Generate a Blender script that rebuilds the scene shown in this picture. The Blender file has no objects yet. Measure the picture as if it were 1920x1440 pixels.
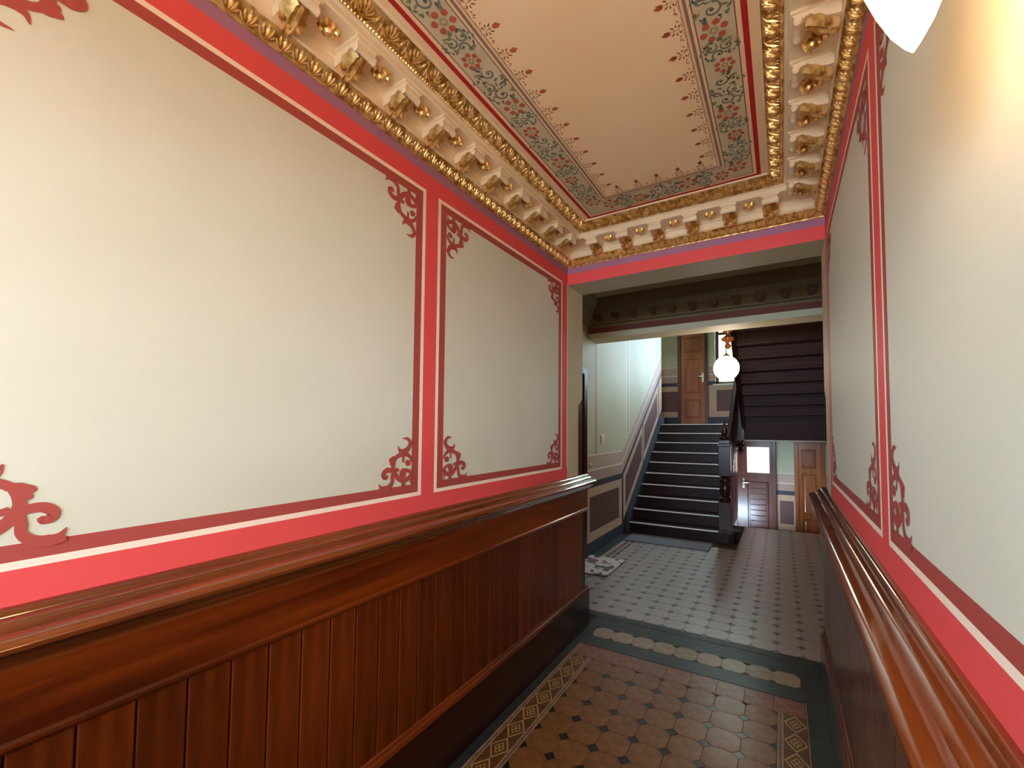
import bpy, bmesh, math, random
from mathutils import Vector, Matrix
R = random.Random(7)
PI = math.pi
scene = bpy.context.scene
COL = scene.collection

# ------------------------------------------------------------------ camera
cd = bpy.data.cameras.new('camera')
cam = bpy.data.objects.new('camera', cd); COL.objects.link(cam)
EYE = 1.65
yaw, pitch, roll = 0.4617, 0.0413, 0.0015
FPX = 742.88
fw = Vector((-math.sin(yaw)*math.cos(pitch), math.cos(yaw)*math.cos(pitch), math.sin(pitch)))
rt = Vector((math.cos(yaw), math.sin(yaw), 0)); up = rt.cross(fw)
r2 = rt*math.cos(roll) + up*math.sin(roll); u2 = -rt*math.sin(roll) + up*math.cos(roll)
M = Matrix((r2, u2, -fw)).transposed().to_4x4(); M.translation = (0, 0, EYE)
cam.matrix_world = M
cd.sensor_width = 36; cd.lens = FPX/1920*36
cd.shift_x = (960-1095.8)/1920; cd.shift_y = (772.23-720)/1920
cd.clip_start = 0.02
scene.camera = cam

# ------------------------------------------------------------------ world, exposure
w = bpy.data.worlds.new('world'); scene.world = w; w.use_nodes = True
bg = w.node_tree.nodes['Background']
bg.inputs['Color'].default_value = (0.60, 0.80, 1.0, 1); bg.inputs['Strength'].default_value = 47.0
vs = scene.view_settings
vs.view_transform = 'Standard'; vs.look = 'None'; vs.gamma = 1; vs.exposure = 0.54
try: vs.use_curve_mapping = False
except Exception: pass
try:
    scene.cycles.use_denoising = True
    scene.cycles.max_bounces = 10; scene.cycles.diffuse_bounces = 6; scene.cycles.glossy_bounces = 5
    scene.cycles.sample_clamp_indirect = 6
except Exception: pass

def portal(name, loc, rot, sx, sy):
    l = bpy.data.lights.new(name, 'AREA'); l.shape = 'RECTANGLE'; l.size = sx; l.size_y = sy
    l.cycles.is_portal = True
    o = bpy.data.objects.new(name, l); COL.objects.link(o); o.location = loc; o.rotation_euler = rot
    return o

# ------------------------------------------------------------------ layout constants (metres)
XL, XR = -1.531, 0.256            # corridor walls
YE, YB, YB2 = -1.7, 2.771, 3.034  # entrance wall, beam front, beam back
ZC = 3.125                        # corridor ceiling
XH, XHR = -2.26, 1.05             # hall walls
YW = 9.0                          # stairwell back wall
BM0, BM1, ZB2 = 4.65, 4.94, 2.814 # second beam
ZB1 = 2.805
NR, RI, TR = 10, 0.174, 0.213     # risers, rise, going
SY = 6.03                         # first nosing
ZLAND = NR*RI; YLAND = SY + 9*TR
ZLOW = -0.55                      # lower floor behind the stair
SLOPE = RI/TR

portal('portal_entrance', (-0.64, YE-0.20, 1.84), (PI/2, 0, 0), 1.6, 1.06)
portal('portal_window', (-0.80, YW+0.1, 3.71), (-PI/2, 0, 0), 0.96, 2.18)

# ------------------------------------------------------------------ materials
def lin(h):
    h = h.lstrip('#'); v = [int(h[i:i+2], 16)/255 for i in (0, 2, 4)]
    return tuple((c/12.92 if c <= .04045 else ((c+.055)/1.055)**2.4) for c in v) + (1,)

class G:
    """small helper round a node tree"""
    def __init__(s, name):
        s.m = bpy.data.materials.new(name); s.m.use_nodes = True
        s.t = s.m.node_tree; s.b = s.t.nodes['Principled BSDF']
        s.co = None
    def n(s, k): return s.t.nodes.new(k)
    def put(s, sock, v):
        if hasattr(v, 'is_linked') or isinstance(v, bpy.types.NodeSocket): s.t.links.new(v, sock)
        elif isinstance(v, (tuple, list)): sock.default_value = v
        else: sock.default_value = v
    def f(s, op, a, b=0, c=None):
        nd = s.n('ShaderNodeMath'); nd.operation = op
        s.put(nd.inputs[0], a); s.put(nd.inputs[1], b)
        if c is not None: s.put(nd.inputs[2], c)
        return nd.outputs[0]
    def xyz(s):
        if s.co is None:
            tc = s.n('ShaderNodeTexCoord'); sp = s.n('ShaderNodeSeparateXYZ')
            s.t.links.new(tc.outputs['Object'], sp.inputs[0]); s.co = tc.outputs['Object']
            s.x, s.y, s.z = sp.outputs
        return s.x, s.y, s.z
    def rng(s, v, a, b): return s.f('MULTIPLY', s.f('GREATER_THAN', v, a), s.f('LESS_THAN', v, b))
    def soft(s, v, a, b):
        nd = s.n('ShaderNodeMapRange'); nd.interpolation_type = 'SMOOTHSTEP'
        s.put(nd.inputs['Value'], v); nd.inputs['From Min'].default_value = a; nd.inputs['From Max'].default_value = b
        return nd.outputs[0]
    def mix(s, fac, a, b):
        nd = s.n('ShaderNodeMix'); nd.data_type = 'RGBA'
        s.put(nd.inputs['Factor'], fac); s.put(nd.inputs['A'], a); s.put(nd.inputs['B'], b)
        return nd.outputs['Result']
    def noise(s, scale, detail=3, vec=None, sc=(1, 1, 1), rough=.5):
        s.xyz()
        mp = s.n('ShaderNodeMapping'); mp.inputs['Scale'].default_value = sc
        s.t.links.new(vec or s.co, mp.inputs[0])
        nd = s.n('ShaderNodeTexNoise'); nd.inputs['Scale'].default_value = scale; nd.inputs['Detail'].default_value = detail
        nd.inputs['Roughness'].default_value = rough
        s.t.links.new(mp.outputs[0], nd.inputs['Vector'])
        return nd.outputs[0]
    def bump(s, h, strength=.2, dist=.01):
        nd = s.n('ShaderNodeBump'); nd.inputs['Strength'].default_value = strength; nd.inputs['Distance'].default_value = dist
        s.t.links.new(h, nd.inputs['Height']); s.t.links.new(nd.outputs[0], s.b.inputs['Normal'])
    def out(s, col, rough=.6, metal=0, coat=0, spec=.5):
        s.put(s.b.inputs['Base Color'], col); s.put(s.b.inputs['Roughness'], rough)
        s.put(s.b.inputs['Metallic'], metal); s.b.inputs['Coat Weight'].default_value = coat
        s.b.inputs['Coat Roughness'].default_value = .12
        s.b.inputs['Specular IOR Level'].default_value = spec
        return s.m

def jitter(g, col, amt=.12):
    """object-to-object tone change of alike pieces"""
    oi = g.n('ShaderNodeObjectInfo'); hs = g.n('ShaderNodeHueSaturation')
    v = g.f('MULTIPLY_ADD', oi.outputs['Random'], 2*amt, 1-amt)
    g.put(hs.inputs['Value'], v); g.put(hs.inputs['Color'], col)
    return hs.outputs[0]

def wood(name, c1, c2, axis=2, rough=.25, coat=.4, scale=1, jit=.0, spec=.5):
    g = G(name); sc = [26*scale]*3; sc[axis] = 1.3*scale
    n1 = g.noise(1.0, 5, sc=tuple(sc), rough=.65)
    sc2 = [5*scale]*3; sc2[axis] = .8
    n2 = g.noise(1.0, 2, sc=tuple(sc2))
    k = g.soft(g.f('MULTIPLY_ADD', n2, .6, g.f('MULTIPLY', n1, .5)), .35, .78)
    c = g.mix(k, lin(c1), lin(c2))
    if jit: c = jitter(g, c, jit)
    g.bump(n1, .08, .004)
    return g.out(c, rough, 0, coat, spec)

def plain(name, c, rough=.6, metal=0, coat=0, nz=.0, scale=8, jit=0, spec=.5, bump=0):
    g = G(name); col = lin(c)
    if nz:
        n = g.noise(scale, 4); d = tuple(x*(1-nz) for x in col[:3]) + (1,)
        col = g.mix(g.soft(n, .35, .65), d, col)
        if bump: g.bump(n, bump, .01)
    if jit: col = jitter(g, col, jit)
    return g.out(col, rough, metal, coat, spec)

def emit(name, c, strength):
    g = G(name); g.b.inputs['Emission Color'].default_value = lin(c); g.b.inputs['Emission Strength'].default_value = strength
    return g.out(lin('#ffffff'), .3)

RED, PURP, CREAM, BROWN, SAGE, TAN = '#dc4e4c', '#a06c86', '#f4dcc4', '#a2463d', '#cfcbb0', '#b5a37e'
def wall_paint(name):
    g = G(name); x, y, z = g.xyz()
    P = 1.340
    u = g.f('FLOORED_MODULO', g.f('SUBTRACT', y, 1.3825), P)
    du = g.f('SUBTRACT', g.f('MINIMUM', u, g.f('SUBTRACT', P, u)), .0385)
    dz = g.f('MINIMUM', g.f('SUBTRACT', z, 1.334), g.f('SUBTRACT', 2.81, z))
    d = g.f('MINIMUM', du, dz)
    c = lin(RED)
    c = g.mix(g.soft(z, 2.888, 2.898), c, lin(PURP))
    c = g.mix(g.f('GREATER_THAN', d, 0), c, lin(CREAM))
    c = g.mix(g.f('GREATER_THAN', d, .018), c, lin(BROWN))
    n = g.noise(1.6, 2)
    sage = g.mix(g.soft(n, .3, .7), lin('#cac8b2'), lin('#d0ceba'))
    c = g.mix(g.f('GREATER_THAN', d, .056), c, sage)
    tan = g.mix(g.soft(n, .3, .7), lin('#bfae8c'), lin('#c8b896'))
    c = g.mix(g.f('GREATER_THAN', y, YB+.0005), c, tan)
    g.bump(g.noise(55, 4), .05, .004)
    return g.out(c, .62, spec=.35)
M_wall = wall_paint('painted_corridor_wall')

def beam_paint():
    g = G('painted_beam'); x, y, z = g.xyz()
    c = g.mix(g.soft(z, 2.888, 2.898), lin(RED), lin(PURP))
    c = g.mix(g.f('GREATER_THAN', y, YB+.0005), c, lin('#b9ad92'))
    g.bump(g.noise(55, 4), .05, .004)
    return g.out(c, .62, spec=.35)
M_beam = beam_paint()

def ceiling_paint():
    g = G('painted_ceiling'); x, y, z = g.xyz()
    o = g.f('MINIMUM', g.f('SUBTRACT', x, XL), g.f('SUBTRACT', XR-.0, x))
    oy = g.f('MINIMUM', g.f('MULTIPLY', g.f('SUBTRACT', YB, y), 1.1), g.f('MULTIPLY', g.f('SUBTRACT', y, YE), 1.1))
    o = g.f('MINIMUM', o, oy)
    n = g.noise(2.2, 3)
    peach = g.mix(g.soft(n, .3, .7), lin('#f4d4a6'), lin('#f8dcb2'))
    c = peach
    band = g.mix(g.soft(g.noise(9, 3), .3, .7), lin('#c2b694'), lin('#cfc3a2'))
    c = g.mix(g.f('LESS_THAN', o, .555), c, lin('#e8c8a0'))
    for a, b, h in ((.551, .5535, '#8b5c48'), (.529, .541, '#8f7468'), (.514, .518, '#7a4238')):
        c = g.mix(g.rng(o, a, b), c, lin(h))
    c = g.mix(g.f('LESS_THAN', o, .514), c, band)
    c = g.mix(g.f('LESS_THAN', o, .381), c, lin('#7a4238'))
    c = g.mix(g.f('LESS_THAN', o, .377), c, lin('#ecca9e'))
    c = g.mix(g.rng(o, .338, .360), c, lin('#b02426'))
    return g.out(c, .7, spec=.3)
M_ceil = ceiling_paint()

def hall_wall_paint(slope_from, slope_to, base_z=0, panels=(), uprights=(), ax='y', purple=True, frames=()):
    """dado of the stair hall: bands follow the stair between slope_from and slope_to"""
    g = G('hall_wall_paint'); x, y, z = g.xyz(); s = y if ax == 'y' else x
    if slope_to > slope_from:
        k = g.f('MINIMUM', g.f('MAXIMUM', g.f('SUBTRACT', s, slope_from), 0), slope_to-slope_from)
        zz = g.f('SUBTRACT', z, g.f('MULTIPLY', k, SLOPE))
    else: zz = g.f('SUBTRACT', z, base_z)
    n = g.noise(1.4, 2)
    c = g.mix(g.soft(n, .3, .7), lin('#b9b999'), lin('#c1c0a2'))
    # frames painted on the upper field
    for a, b, z0, z1, h in frames:
        mk = g.f('MULTIPLY', g.rng(s, a, b), g.rng(zz, z0, z1)); c = g.mix(mk, c, lin(h))
    c = g.mix(g.f('LESS_THAN', zz, 1.30), c, lin('#b8a08c'))
    c = g.mix(g.rng(zz, 1.285, 1.30), c, lin('#e2dcc6'))
    c = g.mix(g.rng(zz, 1.085, 1.105), c, lin('#e2d6c2'))
    c = g.mix(g.rng(zz, .946, 1.085), c, lin('#b09086'))
    c = g.mix(g.rng(zz, .863, .946), c, lin('#3a3c42'))
    c = g.mix(g.f('LESS_THAN', zz, .863), c, lin('#bfa084'))
    for a, b in panels:
        mk = g.f('MULTIPLY', g.rng(s, a, b), g.rng(zz, .285, .745)); c = g.mix(mk, c, lin('#66443f'))
    for a, b in uprights:
        mk = g.f('MULTIPLY', g.rng(s, a, b), g.f('LESS_THAN', zz, .95)); c = g.mix(mk, c, lin('#3a3c42'))
    c = g.mix(g.f('LESS_THAN', zz, .16), c, lin('#343a44'))
    return g.out(c, .55, spec=.4)

M_dark = wood('mahogany_dark', '#180604', '#36120a', 2, .3, .1, spec=.3)
M_maho = [wood('mahogany_x', '#36120a', '#6a2c12', 0, .28, .3), wood('mahogany_y', '#401404', '#82360a', 1, .28, .3),
          wood('mahogany_z', '#320e03', '#7e3509', 2, .32, .25, jit=.28)]
M_rail = wood('mahogany_rail', '#50200c', '#8c4417', 1, .16, .8)
b_ = M_rail.node_tree.nodes['Principled BSDF']; b_.inputs['Coat Roughness'].default_value = .05; b_.inputs['Coat Weight'].default_value = 1; b_.inputs['Coat IOR'].default_value = 1.75
M_base = wood('baseboard_wood', '#1c0805', '#2e1009', 1, .3, .3)
M_stair = wood('stair_wood', '#180806', '#2e120d', 0, .42, .0, spec=.25)
M_under = wood('stair_underside', '#2c1715', '#442826', 0, .6, 0, spec=.2)
M_door = wood('door_wood', '#7a3812', '#b06428', 2, .28, .25)
M_doord = wood('door_wood_dark', '#40170d', '#6c3019', 2, .3, .15)
M_nose = plain('nosing_metal', '#f4f0ec', .3, .35)
M_plaster = plain('cornice_plaster', '#f0dcb8', .5, nz=.06)
M_white = plain('white_porcelain', '#f2ede2', .25)
M_grout = plain('grout', '#4c3624', .8, nz=.3)
M_chrome = plain('satin_metal', '#d8d4cc', .25, 1)
M_brass = plain('brass', '#b98a3c', .3, 1)
M_tan = plain('tan_wall', '#b9ab90', .62, nz=.06)
def gold():
    g = G('gilding'); n = g.noise(30, 4)
    c = g.mix(g.soft(n, .35, .62), lin('#b07c34'), lin('#f0cc84'))
    g.bump(g.noise(60, 3), .25, .006)
    return g.out(c, .36, .65)
M_gold = gold()
g = G('window_glass'); M_glass = g.m
nt = g.t; tr = g.n('ShaderNodeBsdfTransparent'); gl = g.n('ShaderNodeBsdfGlossy'); gl.inputs['Roughness'].default_value = .02
mx = g.n('ShaderNodeMixShader'); mx.inputs[0].default_value = .06
nt.links.new(tr.outputs[0], mx.inputs[1]); nt.links.new(gl.outputs[0], mx.inputs[2]); nt.links.new(mx.outputs[0], nt.nodes['Material Output'].inputs['Surface'])


def tile_mat(name, c1, c2, rough, jit=.1):
    g = G(name); n = g.noise(22, 4); n2 = g.noise(2.1, 3)
    c = jitter(g, g.mix(g.soft(n, .3, .7), lin(c1), lin(c2)), jit)
    g.bump(g.noise(7, 2), .05, .006)
    r = g.f('MULTIPLY_ADD', n2, .2, rough-.1)
    return g.out(c, r, spec=.5)
M_tile = tile_mat('ochre_tile', '#68401e', '#7e522a', .34, .05)
M_tileh = tile_mat('hall_tile', '#80695f', '#957e74', .50, .05)
M_dot = tile_mat('dark_tile', '#15110f', '#241c1c', .3, .2)
M_doth = tile_mat('hall_dark_tile', '#2c2528', '#3c3236', .5, .15)
for m_ in (M_tileh, M_doth):
    b_ = m_.node_tree.nodes['Principled BSDF']; b_.inputs['Coat Weight'].default_value = 1; b_.inputs['Coat Roughness'].default_value = .38; b_.inputs['Coat IOR'].default_value = 1.9 if m_ is M_tileh else 1.6; b_.inputs['Specular IOR Level'].default_value = .9 if m_ is M_tileh else .5
M_slate = tile_mat('slate_tile', '#232524', '#333534', .4)
M_cream_tile = tile_mat('cream_tile', '#84705a', '#9a846a', .33)
M_redtile = tile_mat('rust_tile', '#6e4432', '#8a5a42', .35)
def lozenge():
    g = G('lozenge_tile'); x, y, z = g.xyz()
    a = g.f('ABSOLUTE', g.f('DIVIDE', x, .058)); b = g.f('ABSOLUTE', g.f('DIVIDE', y, .0718))
    dd = g.f('ADD', a, b)
    l1 = g.f('LESS_THAN', g.f('ABSOLUTE', g.f('SUBTRACT', dd, .92)), .08)
    l2 = g.f('LESS_THAN', g.f('ABSOLUTE', g.f('SUBTRACT', dd, .46)), .055)
    cr = g.f('MULTIPLY', g.f('LESS_THAN', g.f('ABSOLUTE', g.f('SUBTRACT', a, b)), .06), g.f('LESS_THAN', dd, .5))
    mk = g.f('MINIMUM', g.f('ADD', g.f('ADD', l1, l2), cr), 1)
    n = g.noise(24, 3)
    c = g.mix(mk, g.mix(n, lin('#4a2c14'), lin('#6a4420')), g.mix(n, lin('#a08050'), lin('#b89460')))
    return g.out(c, .36)
M_loz = lozenge()

# ------------------------------------------------------------------ mesh helpers
class MB:
    def __init__(s): s.v = []; s.f = []; s.mi = []
    def add(s, vs_, fs, mi=0):
        o = len(s.v); s.v += [tuple(v) for v in vs_]; s.f += [tuple(i+o for i in f) for f in fs]; s.mi += [mi]*len(fs)
        return s
    def box(s, a, b, mi=0):
        x0, y0, z0 = a; x1, y1, z1 = b
        return s.add([(x0,y0,z0),(x1,y0,z0),(x1,y1,z0),(x0,y1,z0),(x0,y0,z1),(x1,y0,z1),(x1,y1,z1),(x0,y1,z1)],
                     [(0,3,2,1),(4,5,6,7),(0,1,5,4),(1,2,6,5),(2,3,7,6),(3,0,4,7)], mi)
    def prism(s, poly, fn0, fn1, mi=0, cap=True):
        """poly of 2-D points; fn0/fn1 map a point to the two ends"""
        n = len(poly); vs_ = [fn0(p) for p in poly] + [fn1(p) for p in poly]
        fs = [(i, (i+1) % n, (i+1) % n+n, i+n) for i in range(n)]
        if cap: fs += [tuple(range(n-1, -1, -1)), tuple(range(n, 2*n))]
        return s.add(vs_, fs, mi)
    def strip(s, prof, fn0, fn1, mi=0):
        n = len(prof); vs_ = [fn0(p) for p in prof] + [fn1(p) for p in prof]
        return s.add(vs_, [(i, i+1, i+1+n, i+n) for i in range(n-1)], mi)
    def lathe(s, prof, c=(0,0,0), seg=16, mi=0, axis=2, sq=False):
        """prof = [(radius, height)] round an axis through c"""
        vs_ = []; n = len(prof)
        for r, h in prof:
            for k in range(seg):
                a = 2*PI*(k+.5)/seg
                p = [r*math.cos(a), r*math.sin(a)]
                q = [0, 0, 0]; q[axis] = h; q[(axis+1) % 3] = p[0]; q[(axis+2) % 3] = p[1]
                vs_.append((c[0]+q[0], c[1]+q[1], c[2]+q[2]))
        fs = [(i*seg+k, i*seg+(k+1) % seg, (i+1)*seg+(k+1) % seg, (i+1)*seg+k) for i in range(n-1) for k in range(seg)]
        fs += [tuple(range(seg-1, -1, -1)), tuple((n-1)*seg+k for k in range(seg))]
        return s.add(vs_, fs, mi)
    def tube(s, pts, r, seg=8, mi=0):
        vs_ = []; pts = [Vector(p) for p in pts]; n = len(pts)
        for i, p in enumerate(pts):
            d = (pts[min(i+1, n-1)] - pts[max(i-1, 0)]).normalized()
            a = d.orthogonal().normalized() if abs(d.z) > .95 else d.cross(Vector((0,0,1))).normalized()
            b = d.cross(a)
            rr = r[i] if isinstance(r, (list, tuple)) else r
            for k in range(seg):
                t = 2*PI*k/seg; vs_.append(p + a*math.cos(t)*rr + b*math.sin(t)*rr)
        fs = [(i*seg+k, i*seg+(k+1) % seg, (i+1)*seg+(k+1) % seg, (i+1)*seg+k) for i in range(n-1) for k in range(seg)]
        fs += [tuple(range(seg-1, -1, -1)), tuple((n-1)*seg+k for k in range(seg))]
        return s.add(vs_, fs, mi)
    def petal(s, b, t, wd, h, bend=0, mi=0):
        """raised pointed leaf in the local xy plane (z up), from b to t"""
        b = Vector((b[0], b[1])); t = Vector((t[0], t[1])); d = t-b; p = Vector((-d.y, d.x)).normalized()
        def at(k, side, z): q = b + d*k + p*(wd*side + bend*math.sin(k*PI)); return (q.x, q.y, z)
        vs_ = [at(0,0,0), at(.25,.7,0), at(.6,1,0), at(.88,.55,0), at(1,0,0), at(.88,-.55,0), at(.6,-1,0), at(.25,-.7,0),
               at(.3,0,h*.8), at(.7,0,h)]
        fs = [(0,8,1),(1,8,9,2),(2,9,3),(3,9,4),(4,9,5),(5,9,6),(6,9,8,7),(7,8,0)]
        return s.add(vs_, fs, mi)
    def xf(s, M):
        s.v = [tuple(M @ Vector(v)) for v in s.v]; return s
    def mesh(s, name, mats, smooth=False, bevel=0):
        me = bpy.data.meshes.new(name); me.from_pydata(s.v, [], s.f)
        for m in (mats if isinstance(mats, (list, tuple)) else [mats]): me.materials.append(m)
        me.polygons.foreach_set('material_index', s.mi)
        bm = bmesh.new(); bm.from_mesh(me)
        if bevel:
            bmesh.ops.recalc_face_normals(bm, faces=bm.faces)
            ed = [e for e in bm.edges if len(e.link_faces) == 2 and e.calc_face_angle(0) > .6]
            bmesh.ops.bevel(bm, geom=ed, offset=bevel, segments=2, profile=.5, affect='EDGES', clamp_overlap=True)
        bmesh.ops.recalc_face_normals(bm, faces=bm.faces); bm.to_mesh(me); bm.free()
        if smooth: me.shade_smooth(); me.set_sharp_from_angle(angle=.7)
        return me

def obj(name, me, parent=None):
    o = bpy.data.objects.new(name, me); COL.objects.link(o)
    if parent: o.parent = parent
    return o
def mk(name, mb, mats, parent=None, smooth=False, bevel=0):
    return obj(name, mb.mesh(name, mats, smooth, bevel), parent)
def tag(o, label, cat, group=None):
    o['label'] = label; o['category'] = cat
    if group: o['group'] = group
    return o
def empty(name, loc=(0,0,0), rz=0):
    o = bpy.data.objects.new(name, None); COL.objects.link(o); o.location = loc; o.rotation_euler = (0,0,rz)
    o.empty_display_size = .1
    return o
def struct(o): o['kind'] = 'structure'; return o
def box(a, b): return MB().box(a, b)

# ------------------------------------------------------------------ shell
def corridor_wall(name, x_in, x_out):
    s = 1 if x_in > x_out else -1     # direction from wall into the corridor
    mb = MB(); c = .075
    lo = [(x_out, YE), (x_in, YE), (x_in, YB2-c), (x_in-s*c, YB2), (x_out, YB2)]
    hi = [(x_out, YE), (x_in, YE), (x_in, YB2), (x_out, YB2)]
    mb.prism(lo, lambda p: (p[0], p[1], 0), lambda p: (p[0], p[1], 1.84))
    # chamfer stop: the chamfer runs out to the sharp corner
    mb.add([(x_in, YB2-c, 1.84), (x_in-s*c, YB2, 1.84), (x_in, YB2, 1.90)], [(0,1,2)])
    mb.prism(hi, lambda p: (p[0], p[1], 1.90), lambda p: (p[0], p[1], 3.5))
    mb.prism([(x_out, YE), (x_in, YE), (x_in, YB2-c), (x_in-s*c, YB2), (x_out, YB2)], lambda p: (p[0], p[1], 1.84),
             lambda p: (p[0] if abs(p[0]-(x_in-s*c)) > 1e-6 else x_in, p[1] if abs(p[1]-(YB2-c)) > 1e-6 else YB2-c*.0, 1.90))
    return struct(mk(name, mb, M_wall))
wallL = corridor_wall('wall_left', XL, -2.60)
wallR = corridor_wall('wall_right', XR, 1.35)

eb = MB()
eb.box((-2.6, YE-.25, 0), (-1.47, YE, 3.5)); eb.box((.19, YE-.25, 0), (1.35, YE, 3.5)); eb.box((-1.47, YE-.25, 3.02), (.19, YE, 3.5))
wallE = struct(mk('wall_entrance', eb, M_tan))
ground = struct(mk('ground_outside', box((-12, -14, -.12), (12, YE-.25, -.02)).box((-12, YW+.25, -.7), (12, 24, -.6)), plain('pavement', '#8f8f8a', .9, nz=.2)))

struct(mk('light_blocking_slab', box((-3.2, YE-2.1, 2.62), (2.0, YE-.25, 2.80)), M_tan))  # invented slab outside the entrance, shuts out steep daylight
ceil = struct(mk('ceiling', box((-2.6, YE-.25, ZC), (1.35, YB+.1, 3.5)), M_ceil))
beam1 = struct(mk('trim_1', box((XL, YB, ZB1), (XR, YB2, 3.5)), M_beam))

# hall bay between the two beams, then the stairwell
struct(mk('ceiling_hall', box((XH-.3, YB2, 3.26), (XHR+.3, BM0, 3.5)), plain('hall_ceiling_paint', '#b0a080', .7)))
def beam2_paint():
    g = G('hall_beam_paint'); x, y, z = g.xyz()
    c = lin('#c9c2a4')
    c = g.mix(g.rng(z, 2.885, 2.955), c, lin('#6a2c1e'))
    c = g.mix(g.f('GREATER_THAN', z, 2.955), c, lin('#6e5c36'))
    c = g.mix(g.f('GREATER_THAN', y, BM0+.0005), c, lin('#d8c8a8'))
    return g.out(c, .6)
beam2 = struct(mk('trim_2', box((XH-.3, BM0, ZB2), (XHR+.3, BM1, 5.6)), beam2_paint()))
M_hl = hall_wall_paint(5.87, 8.2, panels=((4.70, 5.74), (6.02, 6.86), (7.0, 7.86)), uprights=((5.86, 5.93), (6.91, 6.95), (7.95, 8.0)),
                       frames=((4.85, 4.96, 1.3, 9, '#b49a80'), (6.10, 6.19, -2, 9, '#bca68e'), (6.19, 6.21, -2, 9, '#e4dfca'), (4.96, 4.98, 1.3, 9, '#e4dfca'), (6.07, 6.10, 1.3, 9, '#e4dfca')))
hl = MB(); hl.box((XH-.3, YB2, ZLOW-.15), (XH, 8.2, 5.6))
wallHL = struct(mk('wall_hall_left', hl, M_hl))
M_hb = hall_wall_paint(0, 0, ZLAND, panels=((-2.55, -2.07), (-1.26, -.55)), ax='x')
hb = MB()
WX0, WX1, WZ0, WZ1 = -1.28, -.32, 2.62, 4.80
hb.box((-3.0, YW, ZLAND-.1), (WX0, YW+.25, 5.6)); hb.box((WX1, YW, ZLAND-.1), (XHR+.3, YW+.25, 5.6))
hb.box((WX0, YW, ZLAND-.1), (WX1, YW+.25, WZ0)); hb.box((WX0, YW, WZ1), (WX1, YW+.25, 5.6))
wallHB = struct(mk('wall_stair_back', hb, M_hb))
M_hb2 = hall_wall_paint(0, 0, ZLOW, panels=((-.06, .19), (.9, 1.0)), ax='x')
struct(mk('wall_cellar_back', box((-3.0, YW, ZLOW-.1), (XHR+.3, YW+.25, ZLAND-.1)), M_hb2))
struct(mk('wall_hall_right', box((XHR, YB2, ZLOW-.15), (XHR+.3, YW, 5.6)), M_tan))
struct(mk('wall_landing_side', MB().box((-3.0, 8.2, ZLOW-.15), (-2.72, YW, 5.6)).box((-3.0, 7.9, ZLOW-.15), (XH-.3, 8.2, 5.6)), M_tan))
struct(mk('ceiling_stairwell', box((-3.0, BM1, 5.5), (XHR+.3, YW+.25, 5.7)), plain('stairwell_ceiling_paint', '#d8d4c4', .7)))
struct(mk('floor_upper', box((XH, BM1, 3.30), (XHR, 5.90, 3.48)), M_tan))

# ------------------------------------------------------------------ scrolls painted in the panel corners
def ribbon(mb, pts, ws, y=0, mi=0, sub=6):
    """tapered stroke through pts (2-D) drawn in the xz... plane: local (u, v)"""
    P = []
    n = len(pts)
    def cr(p0, p1, p2, p3, t):
        return tuple(.5*((2*p1[k]) + (-p0[k]+p2[k])*t + (2*p0[k]-5*p1[k]+4*p2[k]-p3[k])*t*t + (-p0[k]+3*p1[k]-3*p2[k]+p3[k])*t**3) for k in (0, 1))
    W = []
    for i in range(n-1):
        p0 = pts[max(i-1, 0)]; p1 = pts[i]; p2 = pts[i+1]; p3 = pts[min(i+2, n-1)]
        for j in range(sub):
            t = j/sub; P.append(cr(p0, p1, p2, p3, t)); W.append(ws[i]*(1-t)+ws[i+1]*t)
    P.append(pts[-1]); W.append(ws[-1])
    vs_ = []
    for i, p in enumerate(P):
        a = P[max(i-1, 0)]; b = P[min(i+1, len(P)-1)]; dx, dy = b[0]-a[0], b[1]-a[1]; l = math.hypot(dx, dy) or 1
        nx, ny = -dy/l, dx/l
        vs_ += [(p[0]+nx*W[i]/2, p[1]+ny*W[i]/2, y), (p[0]-nx*W[i]/2, p[1]-ny*W[i]/2, y)]
    lift(mb, vs_); mb.add(vs_, [(2*i, 2*i+1, 2*i+3, 2*i+2) for i in range(len(P)-1)], mi)
def lift(mb, vs_):
    k = getattr(mb, 'k', 0); mb.k = k+1
    for i, v in enumerate(vs_): vs_[i] = (v[0], v[1], v[2]+k*.00006)
def disc(mb, c, r, y=0, mi=0, seg=12, ry=None):
    ry = ry or r
    vs_ = [(c[0]+r*math.cos(2*PI*k/seg), c[1]+ry*math.sin(2*PI*k/seg), y) for k in range(seg)]
    lift(mb, vs_); mb.add(vs_, [tuple(range(seg))], mi)
def leaf2(mb, b, t, wd, y=0, mi=0):
    dx, dy = t[0]-b[0], t[1]-b[1]; l = math.hypot(dx, dy) or 1; nx, ny = -dy/l, dx/l
    q = [(0,0),(.25,.7),(.55,1),(.82,.6),(1,0),(.82,-.6),(.55,-1),(.25,-.7)]
    mb.add([(b[0]+dx*k+nx*wd*s, b[1]+dy*k+ny*wd*s, y) for k, s in q], [tuple(range(8))], mi)

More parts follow.
